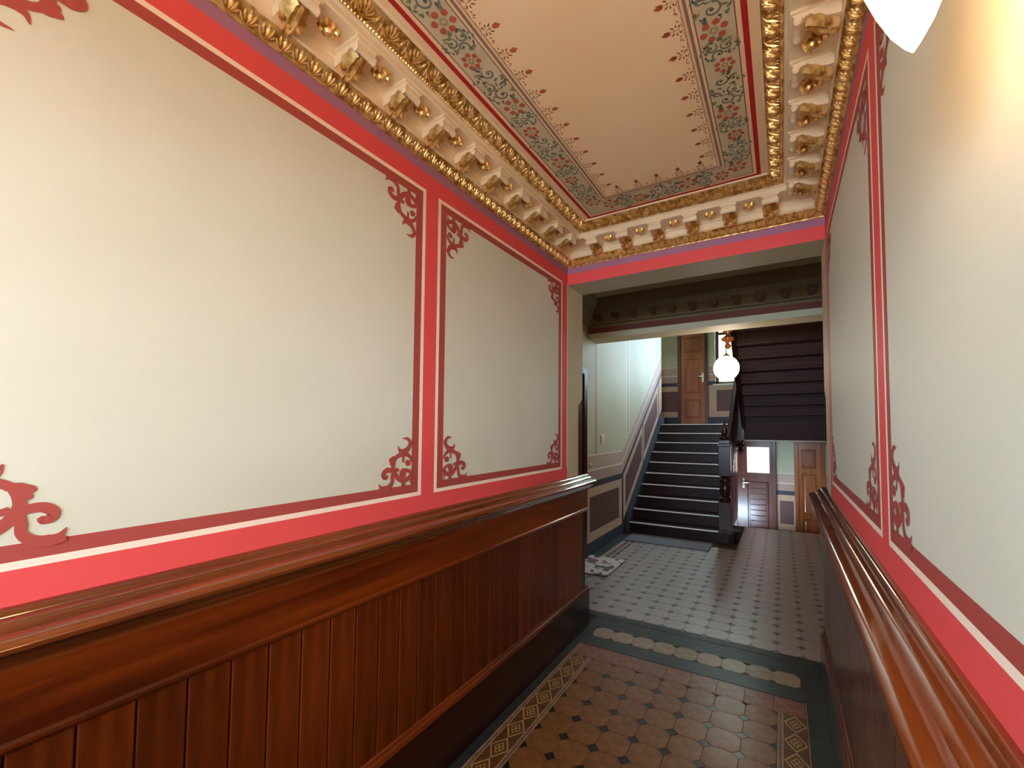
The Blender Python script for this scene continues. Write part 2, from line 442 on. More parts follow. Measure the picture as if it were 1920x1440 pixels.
def ornament():
    mb = MB(); S = lambda x, y: ((x-1035)/350, (775-.1*(x-1035)-y)/640)
    def st(pts, ws): ribbon(mb, [S(*p) for p in pts], [w_/420 for w_ in ws])
    st([(1148,148),(1090,160),(1058,225),(1085,295),(1130,320),(1175,300),(1192,238)], [4,30,46,52,50,34,4])      # crescent
    st([(1035,225),(1062,228)], [36,30])
    st([(1130,318),(1130,350)], [44,48])
    st([(1045,470),(1050,420),(1082,375),(1130,350),(1185,362),(1228,395)], [30,30,36,42,40,34])                    # upper hook
    st([(1050,490),(1085,495),(1100,470),(1088,445)], [18,30,34,26]); disc(mb, S(1085,465), .075, ry=.045)
    st([(1135,380),(1136,456)], [30,26])
    st([(1200,385),(1240,392),(1262,405)], [30,44,40]); disc(mb, S(1258,405), .085, ry=.05); disc(mb, S(1258,450), .06, ry=.04)
    st([(1215,380),(1238,450),(1240,530),(1205,620),(1150,685),(1095,690),(1050,655),(1030,620)], [34,46,50,48,46,44,40,40])  # big C
    st([(1180,552),(1215,535)], [26,36])
    st([(1035,640),(1060,595),(1100,568),(1140,565),(1155,600),(1132,632),(1110,622)], [44,34,32,36,40,40,30]); disc(mb, S(1122,605), .06, ry=.04)
    st([(1128,690),(1130,780)], [40,56])
    st([(1035,690),(1050,720),(1035,770)], [30,20,10])
    st([(1225,570),(1262,535),(1305,525),(1338,555),(1338,595),(1312,612),(1300,590)], [40,40,44,46,42,36,20])
    st([(1235,545),(1248,620),(1252,690),(1285,740),(1330,745),(1362,725),(1384,672)], [44,42,40,46,46,30,4])
    st([(1260,765),(1340,758),(1385,745)], [30,40,20])
    return mb
OW, OH = .168, .222
def place_orn(wall, x, y, z, fy, fz, nrm):
    """fy/fz = direction into the panel; nrm = +1 for the left wall"""
    mb = ornament()
    e = .0012*nrm
    mb.v = [(x+e+nrm*v[2], y+fy*v[0]*OW, z+fz*v[1]*OH) for v in mb.v]
    o = mk('corner_scroll', mb, M_scroll, wall)
    # turn faces to the corridor
    me = o.data
    if me.polygons[0].normal.x*nrm < 0:
        me.flip_normals()
    return o
M_scroll = plain('scroll_paint', BROWN, .62, spec=.35)
for wall, x, nr in ((wallL, XL, 1), (wallR, XR, -1)):
    for k in (-1, 0, 1):
        a = 1.421+.001+.056 + (k-1)*1.34 + .0; b = a + 1.263 - .112
        for yy, f_ in ((a, 1), (b, -1)):
            if yy < YE: continue
            place_orn(wall, x, yy, 1.334+.055, f_, 1, nr); place_orn(wall, x, yy, 2.81-.055, f_, -1, nr)

# ------------------------------------------------------------------ cornice
GOLD_P = [(-.02, 2.941), (.003, 2.941), (.006, 2.943), (.007, 2.946), (.018, 2.956), (.032, 2.967), (.044, 2.978), (.052, 2.982), (.052, 2.988)]
CREAM_P = [(.050, 2.986), (.060, 2.990), (.060, 2.998), (.054, 3.002), (.054, 3.030), (.066, 3.036), (.066, 3.046), (.080, 3.052), (.206, 3.052),
           (.210, 3.058), (.210, 3.078), (.220, 3.082), (.226, 3.090)]
PALM_P = [(.224, 3.088), (.232, 3.086), (.240, 3.089), (.250, 3.095), (.264, 3.101), (.282, 3.109), (.297, 3.119), (.300, 3.13)]
TOP_P = [(.299, 3.117), (.307, 3.118), (.311, 3.13)]
KY = 0.86   # proportions along Y come out shorter than along X
def side_maps():
    """(name, length, map (o, s, z) -> world, pitch factor); s runs from the start corner, o out from the wall"""
    return [('trim_3', lambda o, s, z: (XL+o, YE+s, z), YB-YE, KY), ('trim_4', lambda o, s, z: (XL+s, YB-o, z), XR-XL, 1.0),
            ('trim_5', lambda o, s, z: (XR-o, YE+s, z), YB-YE, KY), ('trim_6', lambda o, s, z: (XL+s, YE+o, z), XR-XL, 1.0)]
def frame(o, s, z, mp, tilt):
    """matrix whose local x runs along s, local y runs up/out along the moulding (tilt), local z is the outward normal"""
    p = Vector(mp(o, s, z)); ex = (Vector(mp(o, s+1, z))-p).normalized(); eo = (Vector(mp(o+1, s, z))-p).normalized(); ez = Vector((0,0,1))
    ey = eo*math.cos(tilt) + ez*math.sin(tilt)
    en = eo*math.sin(tilt) - ez*math.cos(tilt)
    m = Matrix((ex, ey, en)).transposed().to_4x4(); m.translation = p
    return m
def leaf_unit(w_):
    mb = MB(); h = .053
    mb.petal((0, 0), (0, h), .008, .009)
    for s in (-1, 1):
        mb.petal((s*.002, .004), (s*w_*.30, h*.88), .006, .007, bend=-s*.003)
        mb.petal((s*.003, .002), (s*w_*.50, h*.55), .0055, .007, bend=-s*.003)
    mb.petal((-.006, 0), (.006, 0.004), .006, .01)
    return mb.mesh('gold_leaf', M_gold)
def palm_unit(w_):
    mb = MB(); h = .064
    mb.petal((0, .010), (0, h), .0065, .012)
    for s in (-1, 1):
        mb.petal((s*.002, .010), (s*.16*w_, h*.95), .0055, .011, bend=s*.001)
        mb.petal((s*.003, .009), (s*.27*w_, h*.75), .0052, .010, bend=-s*.002)
        mb.petal((s*.003, .007), (s*.33*w_, h*.46), .0050, .009, bend=-s*.003)
        # pointed arch of the lotus next to it
        mb.petal((s*.40*w_, .002), (s*.5*w_, h), .0045, .008, bend=s*.004)
        mb.petal((s*.24*w_, .000), (s*.44*w_, h*.50), .0050, .010, bend=s*.006)
    mb.petal((-.010, .006), (.010, .006), .008, .012)
    return mb.mesh('palmette', M_gold)
def corbel_meshes(w_):
    # local: x across, y out from the wall (0 = frieze), z down is negative; top at z = 0
    h = w_/2
    side = [(0, 0), (.142, 0), (.146, -.006), (.142, -.012), (.136, -.014), (.140, -.024), (.137, -.036), (.126, -.041), (.116, -.036), (.112, -.026),
            (.098, -.022), (.080, -.026), (.060, -.036), (.040, -.046), (.020, -.050), (0, -.050)]
    b = MB().prism(side, lambda p: (-h*.86, p[0], p[1]), lambda p: (h*.86, p[0], p[1]))
    b.box((-h*1.08, 0, -.009), (h*1.08, .148, 0))
    b.lathe([(.002, -h*1.04), (.011, -h*1.02), (.015, -h*.9), (.012, -h*.4), (.013, 0), (.012, h*.4), (.015, h*.9), (.011, h*1.02), (.002, h*1.04)], (0, .126, -.029), 10, axis=0)
    body = b.mesh('corbel', M_plaster)
    l = MB()
    und = [(.104, -.024), (.092, -.027), (.078, -.034), (.060, -.044), (.040, -.055), (.020, -.063), (.004, -.066)]
    n = len(und); vs_ = []
    ks = [(-1, .006), (-.62, -.002), (-.3, -.010), (0, -.004), (.3, -.010), (.62, -.002), (1, .006)]
    for i, (y_, z_) in enumerate(und):
        ww = h*(.66 + .30*math.sin(i/(n-1)*PI)) + (.004 if i % 2 else -.002)
        for k, dz in ks: vs_.append((k*ww, y_, z_+dz))
    q = len(ks)
    l.add(vs_, [(i*q+j, i*q+j+1, (i+1)*q+j+1, (i+1)*q+j) for i in range(n-1) for j in range(q-1)])
    for k in (-.55, 0, .55):      # curled lobes
        l.lathe([(.002, -.013), (.008, -.009), (.010, 0), (.008, .008), (.002, .013)], (k*h*1.2, .030+abs(k)*.02, -.058), 8)
    lo = l.mesh('gold_acanthus', M_gold, True)
    return body, lo
def rosette_mesh():
    mb = MB()
    for k in range(8):
        a = k*PI/4
        mb.petal((.004*math.cos(a), .004*math.sin(a)), (.038*math.cos(a), .038*math.sin(a)), .014, .020)
    mb.lathe([(.020, 0), (.018, .018), (.012, .027), (.004, .031)], (0,0,0), 10)
    return mb.mesh('rosette', M_gold)
ROS = rosette_mesh()
for name, mp, L, kf in side_maps():
    mb = MB()
    for prof, mi in ((GOLD_P, 0), (CREAM_P, 1), (PALM_P, 0), (TOP_P, 1)):
        mb.strip(prof, lambda p: mp(p[0], p[0], p[1]), lambda p: mp(p[0], L-p[0], p[1]), mi)
    T = struct(mk(name, mb, [M_gold, M_plaster]))
    front = name in ('trim_4', 'trim_6')
    # gilded leaf course
    lw = .058*kf; me = leaf_unit(lw); n = int((L-.06)/lw)
    for i in range(n):
        s = (L-n*lw)/2 + (i+.5)*lw
        o = obj('gold_leaf', me, T); o.matrix_world = frame(.007, s, 2.9465, mp, .735)
    # palmettes
    pw = .1175*kf; me = palm_unit(pw); L2 = L-2*.23; n = int(L2/pw)
    for i in range(n):
        s = (L-n*pw)/2 + (i+.5)*pw
        o = obj('palmette', me, T); o.matrix_world = frame(.238, s, 3.0865, mp, .50)
    # bead course under the palmettes: too fine to pick apart
    bd = MB(); bw = .0135*kf; n = int(L2/bw)
    for i in range(n):
        s = .235+i*bw
        c = Vector(mp(.231, s, 3.0855)); r = .0062
        bd.add([c+Vector(v)*r for v in ((1,0,0),(0,1,0),(-1,0,0),(0,-1,0),(0,0,1),(0,0,-1))], [(0,1,4),(1,2,4),(2,3,4),(3,0,4),(1,0,5),(2,1,5),(3,2,5),(0,3,5)])
    b_ = mk('bead_course', bd, M_gold, T); b_['kind'] = 'stuff'
    # corbels with a rosette in every gap
    if front: first, pitch_, w_ = 0.062+ (-1.23-XL) - .238*0 - .062, .238, .092
    else: first, pitch_, w_ = (.699-YE) - .2015*11 - .008, .2015, .080
    body, lo = corbel_meshes(w_); s = first
    for m_ in (body, lo):
        for v_ in m_.vertices: v_.co.z *= 1.12
    while s < L-.14:
        if s > .14:
            c = obj('corbel', body, T)
            p = Vector(mp(.058, s, 3.052)); ex = (Vector(mp(.058, s+1, 3.052))-p).normalized(); eo = (Vector(mp(1.058, s, 3.052))-p).normalized()
            m = Matrix((ex, eo, Vector((0,0,1)))).transposed().to_4x4(); m.translation = p
            c.matrix_world = m
            g_ = obj('gold_acanthus', lo, c)
            if s + pitch_ < L-.06:
                ro = obj('rosette', ROS, T); ro.matrix_world = frame(.135, s+pitch_/2, 3.051, mp, 0)
        s += pitch_

# ------------------------------------------------------------------ painting on the ceiling
M_p = [plain('ceiling_rust_paint', '#b4583c', .7), plain('ceiling_blue_green_paint', '#6c7868', .7), plain('ceiling_dark_blue_paint', '#4c5664', .7),
       plain('ceiling_brown_paint', '#8a5434', .7), plain('ceiling_olive_paint', '#8f8a5c', .7)]
def sprig():
    mb = MB()   # local x along the border, y towards the room
    for a, b, w_ in (((.000,.050), (.003,.082), .008), ((.000,.052), (-.010,.072), .005), ((.000,.052), (.013,.070), .005), ((.000,.048), (-.009,.058), .004), ((.000,.048), (.010,.057), .004)): leaf2(mb, a, b, w_, 0, 0)
    for s in (-1, 1):
        leaf2(mb, (s*.008, .030), (s*.020, .046), .0035, 0, 3); leaf2(mb, (s*.010, .022), (s*.026, .026), .003, 0, 3)
        leaf2(mb, (s*.006, .012), (s*.020, .013), .003, 0, 3)
        leaf2(mb, (s*.030, .010), (s*.040, .018), .0025, 0, 3)
        ribbon(mb, [(s*.004, .004), (s*.013, .002), (s*.017, .009), (s*.011, .013)], [.002,.003,.003,.002], 0, 3, 3)
        ribbon(mb, [(s*.050, 0), (s*.030, .000), (s*.020, .005), (s*.005, .018)], [.0015,.0015,.0015,.0015], 0, 3, 3)
    leaf2(mb, (.046, .010), (.054, .022), .003, 0, 3); leaf2(mb, (.054, .006), (.060, .014), .0025, 0, 3)
    ribbon(mb, [(0, .012), (0, .05)], [.0018, .0018], 0, 3, 2)
    leaf2(mb, (-.004, .030), (.004, .036), .004, 0, 4)
    return mb
def flower(r, n, ci):
    mb = MB()
    for k in range(n):
        a = 2*PI*k/n + .3
        leaf2(mb, (r*.45*math.cos(a), r*.45*math.sin(a)), (r*1.05*math.cos(a), r*1.05*math.sin(a)), r*.30, 0, 0)
    for k in range(n*2):
        a = PI*k/n
        leaf2(mb, (r*.12*math.cos(a), r*.12*math.sin(a)), (r*.38*math.cos(a), r*.38*math.sin(a)), r*.05, 0, 4)
    return mb
def scrollwork(L_, seed):
    """acanthus scrolls filling the band between two flowers; x along, y across (band half width .06)"""
    rr = random.Random(seed); mb = MB(); h = L_/2
    def spiral(cx, cy, r, dirn, a0, turns, mi):
        pts = []; ws = []
        for i in range(11):
            t = i/10; a = a0 + dirn*turns*2*PI*t; q = r*(1-.85*t); pts.append((cx+q*math.cos(a), cy+q*math.sin(a))); ws.append(.003+.005*math.sin(PI*min(t*1.2, 1)))
        ribbon(mb, pts, ws, 0, mi, 2); disc(mb, (cx, cy), r*.20, 0, 2)
    if seed == 1:
        spiral(-h*.25, .026, .022, 1, -2.4, 1.1, 1); spiral(-h*.1, -.024, .022, -1, 2.4, 1.1, 1); spiral(h*.5, .004, .024, 1, .5, 1.0, 1)
        leafs = [(-h*.85, .0), (-h*.6, -.04), (-h*.7, .04), (h*.1, .045), (h*.25, -.045), (h*.8, -.03), (h*.8, .04)]
    else:
        spiral(-h*.55, .012, .028, 1, -2.6, 1.15, 1); spiral(h*.05, -.024, .024, -1, 2.9, 1.0, 1); spiral(h*.5, .004, .034, 1, 2.6, 1.25, 1)
        spiral(h*.05, .034, .016, 1, -1, .9, 1)
        leafs = [(-h*.9, -.02), (-h*.72, -.03), (-h*.3, -.032), (-h*.2, .036), (h*.2, .01), (h*.85, .032), (h*.9, -.03), (h*.25, -.05), (-h*.5, -.045), (-h*.05, .05), (h*.6, .05), (h*.6, -.048)]
    for x_, y_ in leafs:
        for j in range(4):
            a = rr.uniform(-1.2, 1.2) + (0 if x_ < 0 else PI); l = rr.uniform(.014, .024)
            bx, by = x_+rr.uniform(-.012, .012), y_+rr.uniform(-.012, .012)
            leaf2(mb, (bx, by), (bx+l*math.cos(a), by+l*math.sin(a)), rr.uniform(.0035, .006), 0, rr.choice((1, 1, 2, 4)))
    return mb
def motif_mesh(mb, name, kx):
    k2 = 1.18 if 'scroll' in name else 1
    mb.v = [(x*kx*(1+(k2-1)*.5), y*k2, z) for x, y, z in mb.v]; return mb.mesh(name, M_p)
def cmap(side):
    e = .0010
    if side == 'L': return lambda o, s: (Vector((XL+o, s, ZC-e)), Vector((0,1,0)), Vector((1,0,0)))
    if side == 'R': return lambda o, s: (Vector((XR-o, s, ZC-e)), Vector((0,1,0)), Vector((-1,0,0)))
    if side == 'F': return lambda o, s: (Vector((s, YB-o/1.1, ZC-e)), Vector((1,0,0)), Vector((0,-1,0)))
    return lambda o, s: (Vector((s, YE+o/1.1, ZC-e)), Vector((1,0,0)), Vector((0,1,0)))
for side in 'LRFB':
    cm = cmap(side); fr_ = side in 'FB'; kx = 1.0 if fr_ else KY
    ms = motif_mesh(sprig(), 'painted_sprig', kx); mA = motif_mesh(flower(.051, 6, 0), 'painted_flower', kx); mB_ = motif_mesh(flower(.041, 7, 0), 'painted_flower', kx)
    m1 = motif_mesh(scrollwork(.10, 1), 'painted_scrollwork', kx); m2 = motif_mesh(scrollwork(.22, 2), 'painted_scrollwork', kx)
    def put(name, me, o_, s):
        p, ex, ey = cm(o_, s); m = Matrix((ex, ey, ex.cross(ey))).transposed().to_4x4(); m.translation = p
        o = obj(name, me, ceil); o.matrix_world = m
    if fr_: lo_, hi_, ps, s0, per, f0 = XL+.56, XR-.56, .124, -.631, .50, -.98
    else: lo_, hi_, ps, s0, per, f0 = YE+.52, YB-.52, .1058, 1.100 if side == 'L' else 1.413, .426, 1.007 if side == 'L' else 1.475
    k = math.ceil((lo_-s0)/ps)
    while s0+k*ps < hi_:
        put('painted_sprig', ms, .556, s0+k*ps); k += 1
    lo_ -= .1; hi_ += .1
    k = math.ceil((lo_-f0)/per)-1
    while True:
        b = f0+k*per
        if b > hi_: break
        for nm, me, f_, o_ in (('painted_flower', mA, 0, .456), ('painted_scrollwork', m1, .19, .448), ('painted_flower', mB_, .385, .438), ('painted_scrollwork', m2, .69, .448)):
            if lo_ < b+f_*per < hi_: put(nm, me, o_, b+f_*per)
        k += 1

# ------------------------------------------------------------------ wainscots
CAP = [(.0, 1.256), (.016, 1.256), (.024, 1.250), (.028, 1.240), (.040, 1.238), (.050, 1.233), (.056, 1.224), (.060, 1.217), (.074, 1.216), (.090, 1.212), (.102, 1.205), (.107, 1.195),
       (.103, 1.184), (.092, 1.178), (.078, 1.176), (.074, 1.168), (.066, 1.160), (.056, 1.156), (.052, 1.146), (.044, 1.140), (.036, 1.136), (.034, 1.124), (.0, 1.124)]
BEAD = [(.0, .975), (.034, .975), (.040, .968), (.040, .960), (.034, .953), (.030, .948), (.0, .948)]
BMOLD = [(.0, .316), (.028, .316), (.034, .310), (.034, .302), (.042, .296), (.048, .288), (.050, .276), (.0, .276)]
def wainscot(name, xw, s, y1, label):
    T = empty(name, (xw, y1, 0)); tag(T, label, 'wainscot')
    y0 = YE+.002
    q = lambda prof, ya, yb: MB().prism(prof, lambda p: (s*p[0], ya-y1, p[1]), lambda p: (s*p[0], yb-y1, p[1]))
    mk('cap_rail', q(CAP, y0, y1+.03), M_rail, T, smooth=True)
    mk('frieze_board', q([(0, .974), (.033, .974), (.033, 1.130), (0, 1.130)], y0, y1), M_maho[1], T)
    mk('bead_moulding', q(BEAD, y0, y1+.006), M_maho[1], T, smooth=True)
    mk('base_moulding', q(BMOLD, y0, y1+.004), M_maho[1], T, smooth=True)
    mk('backing_board', q([(0, .28), (.010, .28), (.010, .952), (0, .952)], y0, y1-.001), M_base, T)
    mk('baseboard', q([(0, 0), (.050, 0), (.050, .277), (0, .277)], y0, y1), M_base, T)
    pw = .0988; w2 = pw/2-.0014
    sec = [(0, -w2), (.021, -w2), (.024, -w2+.003), (.024, w2-.003), (.021, w2), (0, w2)]
    me = MB().prism(sec, lambda p: (s*p[0], p[1], .28), lambda p: (s*p[0], p[1], .952)).mesh('plank', M_maho[2])
    y = .332-.0494 + 28*pw
    while y - pw/2 > y1: y -= pw
    while y-pw/2 > y0:
        if y + pw/2 <= y1:
            o = obj('plank', me, T); o.location = (0, y-y1, 0)
        y -= pw
    return T
wainscot('wainscot', XL, 1, 3.072, 'varnished mahogany plank wainscot ending beside the floral doormat')
wainscot('wainscot', XR, -1, 3.100, 'varnished mahogany plank wainscot below the wall with the teardrop lamp')

# ------------------------------------------------------------------ floors
floor = struct(mk('floor', box((-2.6, YE-.25, -.25), (1.35, 3.24, -.006)), M_grout))
floorH = struct(mk('floor_hall', box((XH-.3, 3.24, -.25), (XHR+.3, 7.26, -.006)), M_grout))
struct(mk('floor_cellar', box((-3.0, 7.26, ZLOW-.15), (XHR+.3, YW, ZLOW)).box((-.60, 7.22, ZLOW), (XHR, 7.262, -.012)), M_slate))
def octagon(px, py, h, g_=.0008):
    c = h
    a, b = px/2-g_, py/2-g_; ky = py/px
    pts = [(-a+c, -b), (a-c, -b), (a, -b+c*ky), (a, b-c*ky), (a-c, b), (-a+c, b), (-a, b-c*ky), (-a, -b+c*ky)]
    return pts
def tile_mb(pts, zt=0.0, zb=-.008, dx=0, dy=0, mb=None):
    mb = mb or MB(); e = .0006; n = len(pts)
    cx = sum(p[0] for p in pts)/n; cy = sum(p[1] for p in pts)/n
    ins = [(p[0]+(cx-p[0])*.015, p[1]+(cy-p[1])*.015) for p in pts]
    vs_ = [(p[0]+dx, p[1]+dy, zb) for p in pts] + [(p[0]+dx, p[1]+dy, zt-e) for p in pts] + [(p[0]+dx, p[1]+dy, zt) for p in ins]
    fs = [(i, (i+1) % n, (i+1) % n+n, i+n) for i in range(n)] + [(i+n, (i+1) % n+n, (i+1) % n+2*n, i+2*n) for i in range(n)] + [tuple(range(2*n, 3*n))]
    return mb.add(vs_, fs)
def diamond(h, ky, half=None):
    if half == 'L': return [(0, -h*ky), (h, 0), (0, h*ky)]
    if half == 'R': return [(0, h*ky), (-h, 0), (0, -h*ky)]
    return [(0, -h*ky), (h, 0), (0, h*ky), (-h, 0)]
# corridor field
PX, PY = .1709, .1440; KT = PY/PX; DH = .033
X0, Y0 = -1.246, 2.494
mo = tile_mb(octagon(PX, PY, DH)).mesh('floor_tile', M_tile)
md = tile_mb(diamond(DH-.002, KT)).mesh('dark_inset', M_dot)
mdl = tile_mb(diamond(DH-.002, KT, 'L')).mesh('dark_inset', M_dot); mdr = tile_mb(diamond(DH-.002, KT, 'R')).mesh('dark_inset', M_dot)
rows = [j for j in range(-11, 2)]
for j in rows:
    for i in range(7):
        if j < 1:
            o = obj('floor_tile', mo, floor); o.location = (X0+(i+.5)*PX, Y0+(j+.5)*PY, R.uniform(-.0006, .0006)); o.rotation_euler = (R.uniform(-.006,.006), R.uniform(-.006,.006), 0)
    for i in range(8):
        if j == 1: continue
        o = obj('dark_inset', mdl if i == 0 else mdr if i == 7 else md, floor); o.location = (X0+i*PX, Y0+j*PY, -.0003)
XB0, XB1 = X0+7*PX, None
ye = Y0+1*PY*.5   # field ends here
def slab(name, x0, x1, y0, y1, m, par, zt=0):
    return mk(name, tile_mb([(x0,y0),(x1,y0),(x1,y1),(x0,y1)], zt), m, par)
YF0 = Y0-11*PY
YEND = 2.636
for (a, b, nm, m) in ((-1.278, -1.270, 'border_line', M_cream_tile), (-1.269, -1.257, 'border_line', M_redtile), (-1.256, -1.248, 'border_line', M_cream_tile),
                      (-1.424, -1.416, 'border_line', M_cream_tile), (-1.415, -1.403, 'border_line', M_redtile), (-1.402, -1.394, 'border_line', M_cream_tile),
                      (-.049, -.041, 'border_line', M_cream_tile), (-.040, -.028, 'border_line', M_redtile), (-.027, -.019, 'border_line', M_cream_tile),
                      (.098, .104, 'border_line', M_cream_tile)):
    slab(nm, a, b, YF0, 2.79 if a < -1.39 or a > .09 else YEND, m, floor)
slab('slate_strip', -1.480, -1.426, YF0, 2.79, M_slate, floor); slab('slate_strip', .106, .206, YF0, 2.79, M_slate, floor)
me = tile_mb([(-.0575,-.0712),(.0575,-.0712),(.0575,.0712),(-.0575,.0712)]).mesh('border_tile', M_loz)
mer = tile_mb([(-.057,-.0712),(.057,-.0712),(.057,.0712),(-.057,.0712)]).mesh('border_tile', M_loz)
for j in range(12):
    y = YF0 + (j+.5)*PY
    if y > 2.63: break
    o = obj('border_tile', me, floor); o.location = (-1.336, y, 0)
    o = obj('border_tile', mer, floor); o.location = (.0395, y, 0)
# cross border of worn rust tiles, then slate with a row of cream octagons
for i in range(9):
    x = -1.394+.0 + (i+.5)*.1656
    o = mk('border_tile', tile_mb([(-.082,-.073),(.082,-.073),(.082,.073),(-.082,.073)]), M_redtile, floor); o.location = (x, 2.711, 0)
slab('slate_strip', -1.480, .206, 2.791, 2.925, M_slate, floor, -.0006); slab('slate_strip', -1.480, .206, 3.068, 3.238, M_slate, floor, -.0006)
slab('slate_strip', .106, .206, 2.927, 3.066, M_slate, floor)
slab('slate_strip', -1.480, -1.40, 2.927, 3.066, M_slate, floor)
moc = tile_mb(octagon(.1640, .150, .034)).mesh('cream_tile', M_cream_tile)
for i in range(9):
    o = obj('cream_tile', moc, floor); o.location = (-1.312+i*.1640, 2.997, .0006)
# hall field
HX, HY, HX0, HY0 = .1721, .1455, -1.958, 3.319
mo = tile_mb(octagon(HX, HY, DH)).mesh('floor_tile', M_tileh); KH = HY/HX
md = tile_mb(diamond(DH-.002, KH)).mesh('dark_inset', M_doth)
spots = []; ins = []
for j in range(0, 28):
    for i in range(17):
        x, y = HX0+(i+.5)*HX, HY0+(j+.5)*HY
        if y > 7.2 or (y > 5.86 and x < -.62) : continue
        spots.append((x, y))
    for i in range(18):
        x, y = HX0+i*HX, HY0+j*HY
        if y > 7.2 or (y > 5.9 and x < -.55): continue
        ins.append((x, y))
key = lambda p: p[1] + (6 if p[0] > .55 else 0)
def lay(name, me, pts, limit, far, m):
    pts = sorted(pts, key=key); mb = MB()
    for i, (x, y) in enumerate(pts):
        if i < limit:
            o = obj(name, me, floorH); o.location = (x, y, R.uniform(-.0005, .0005)); o.rotation_euler = (R.uniform(-.006,.006), R.uniform(-.006,.006), 0)
        else: far(mb, x, y)
    if mb.v: f_ = mk(name+'_field', mb, m, floorH); f_['kind'] = 'stuff'
lay('floor_tile', mo, spots, 298, lambda mb, x, y: tile_mb(octagon(HX, HY, DH), 0, -.008, x, y, mb), M_tileh)
lay('dark_inset', md, ins, 120, lambda mb, x, y: tile_mb(diamond(DH-.002, KH), 0, -.008, x, y, mb), M_doth)
for a, b, m in ((-2.258, -2.12, M_slate), (-2.118, -2.062, M_tileh), (-2.056, -2.020, M_redtile), (-2.014, -1.978, M_tileh), (-1.974, -1.960, M_redtile)):
    slab('border_strip', a, b, 3.25, 5.93, m, floorH)
slab('border_strip', -1.956, XHR-.01, 3.242, 3.312, M_slate, floorH)

# ------------------------------------------------------------------ stairs
def lower_flight():
    T = empty('staircase', (-1.5, SY, 0)); off = Vector((-1.5, SY, 0))
    tag(T, 'dark stained wooden flight with pale nosings climbing to the landing', 'staircase')
    def P(name, mb, m, par=None, **k):
        mb.v = [tuple(Vector(v)-off) for v in mb.v]; return mk(name, mb, m, par or T, **k)
    xa, xb = -2.205, -.80
    for i in range(NR):
        y, z = SY+i*TR, RI*(i+1)
        if i < NR-1:
            if i == 0:
                pts = [(xa, y), (-.70, y), (-.62, y+.02), (-.565, y+.07), (-.55, y+.16), (-.57, y+.26), (xb+.04, y+TR+.06), (xa, y+TR+.06)]
                t = P('tread', MB().prism(pts, lambda p: (p[0], p[1], z-.038), lambda p: (p[0], p[1], z)), M_stair, bevel=.01)
                pts = [(xa, y+.03), (-.71, y+.03), (-.64, y+.05), (-.60, y+.09), (-.58, y+.16), (-.60, y+.24), (xa, y+TR)]
                P('riser', MB().prism(pts, lambda p: (p[0], p[1], 0), lambda p: (p[0], p[1], z-.038)), M_stair)
            else:
                t = P('tread', box((xa, y, z-.038), (xb, y+TR+.05, z)), M_stair, bevel=.012)
                P('riser', box((xa, y+.028, z-RI), (xb, y+.05, z-.036)), M_stair)
        else:
            t = P('tread', box((xa, y, z-.038), (xb, y+.06, z)), M_stair, bevel=.012)
            P('riser', box((xa, y+.028, z-RI), (xb, y+.05, z-.036)), M_stair)
        n_ = MB().prism([(0, -.007), (-.006, -.009), (-.009, -.016), (-.006, -.024), (0, -.026)], lambda p: (xa+.01, y+p[0]+.001, z+p[1]+.002), lambda p: (-.82 if i else -.83, y+p[0]+.001, z+p[1]+.002))
        n_.v = [tuple(Vector(v)-off) for v in n_.v]
        mk('nosing_strip', n_, M_nose, t)
    # closed string on the open side with panelled spandrel below
    def zl(y): return RI + (y-SY)*SLOPE
    y0, y1 = SY+.10, YLAND+.02
    P('string', MB().prism([(y0, zl(y0)-.26), (y0, zl(y0)+.10), (y1, zl(y1)+.10), (y1, zl(y1)-.26)], lambda p: (-.80, p[0], p[1]), lambda p: (-.745, p[0], p[1])), M_dark)
    P('spandrel', MB().prism([(y0, 0), (y0, zl(y0)-.2), (y1, zl(y1)-.2), (y1, 0)], lambda p: (-.785, p[0], p[1]), lambda p: (-.760, p[0], p[1])), M_door)
    for k in range(4):
        a, b = y0+.12+k*.43, y0+.12+k*.43+.34
        P('spandrel_panel', MB().prism([(a, .12), (a, max(.2, zl(a)-.34)), (b, zl(b)-.34), (b, .12)], lambda p: (-.760, p[0], p[1]), lambda p: (-.748, p[0], p[1])), M_doord)
    # wall skirting following the flight
    yk0, yk1 = SY+.02, 8.19
    sk = lambda y, d: RI + (y-SY)*SLOPE + d
    P('wall_skirting', MB().prism([(yk0, 0), (yk0, sk(yk0, .13)), (YLAND+.06, sk(YLAND, .13)), (yk1, ZLAND+.16), (yk1, ZLAND-.2), (YLAND, ZLAND-.2)], lambda p: (XH+.002, p[0], p[1]), lambda p: (-2.206, p[0], p[1])),
      plain('skirting_paint', '#3f4854', .35))
    # handrail and turned balusters
    hz = lambda y: zl(y)+.95
    a, b = 5.99, YLAND-.02
    sec = [(-.035, -.02), (.035, -.02), (.04, .01), (.025, .035), (-.025, .035), (-.04, .01)]
    P('handrail', MB().prism(sec, lambda p: (-.735+p[0], a, hz(a)+p[1]), lambda p: (-.735+p[0], b, hz(b)+p[1])), M_dark, bevel=.006)
    prof = [(.016, 0), (.016, .10), (.024, .11), (.024, .13), (.014, .15), (.024, .30), (.020, .45), (.013, .55), (.022, .57), (.022, .59), (.013, .61), (.016, .66), (.016, .84)]
    me = MB().lathe(prof, (0,0,0), 8).mesh('baluster', M_dark, True)
    for k in range(18):
        y = 6.13 + k*TR/2
        if y > YLAND-.1: break
        o = obj('baluster', me, T); o.location = Vector((-.735, y, zl(y)+.095))-off
    newel(T, Vector((-.735, 5.985, 0))-off + Vector((0,0,RI)), 'foot')
def sq(mb, c, w_, z0, z1, ch=.006):
    h = w_/2; mb.box((c[0]-h, c[1]-h, z0), (c[0]+h, c[1]+h, z1))
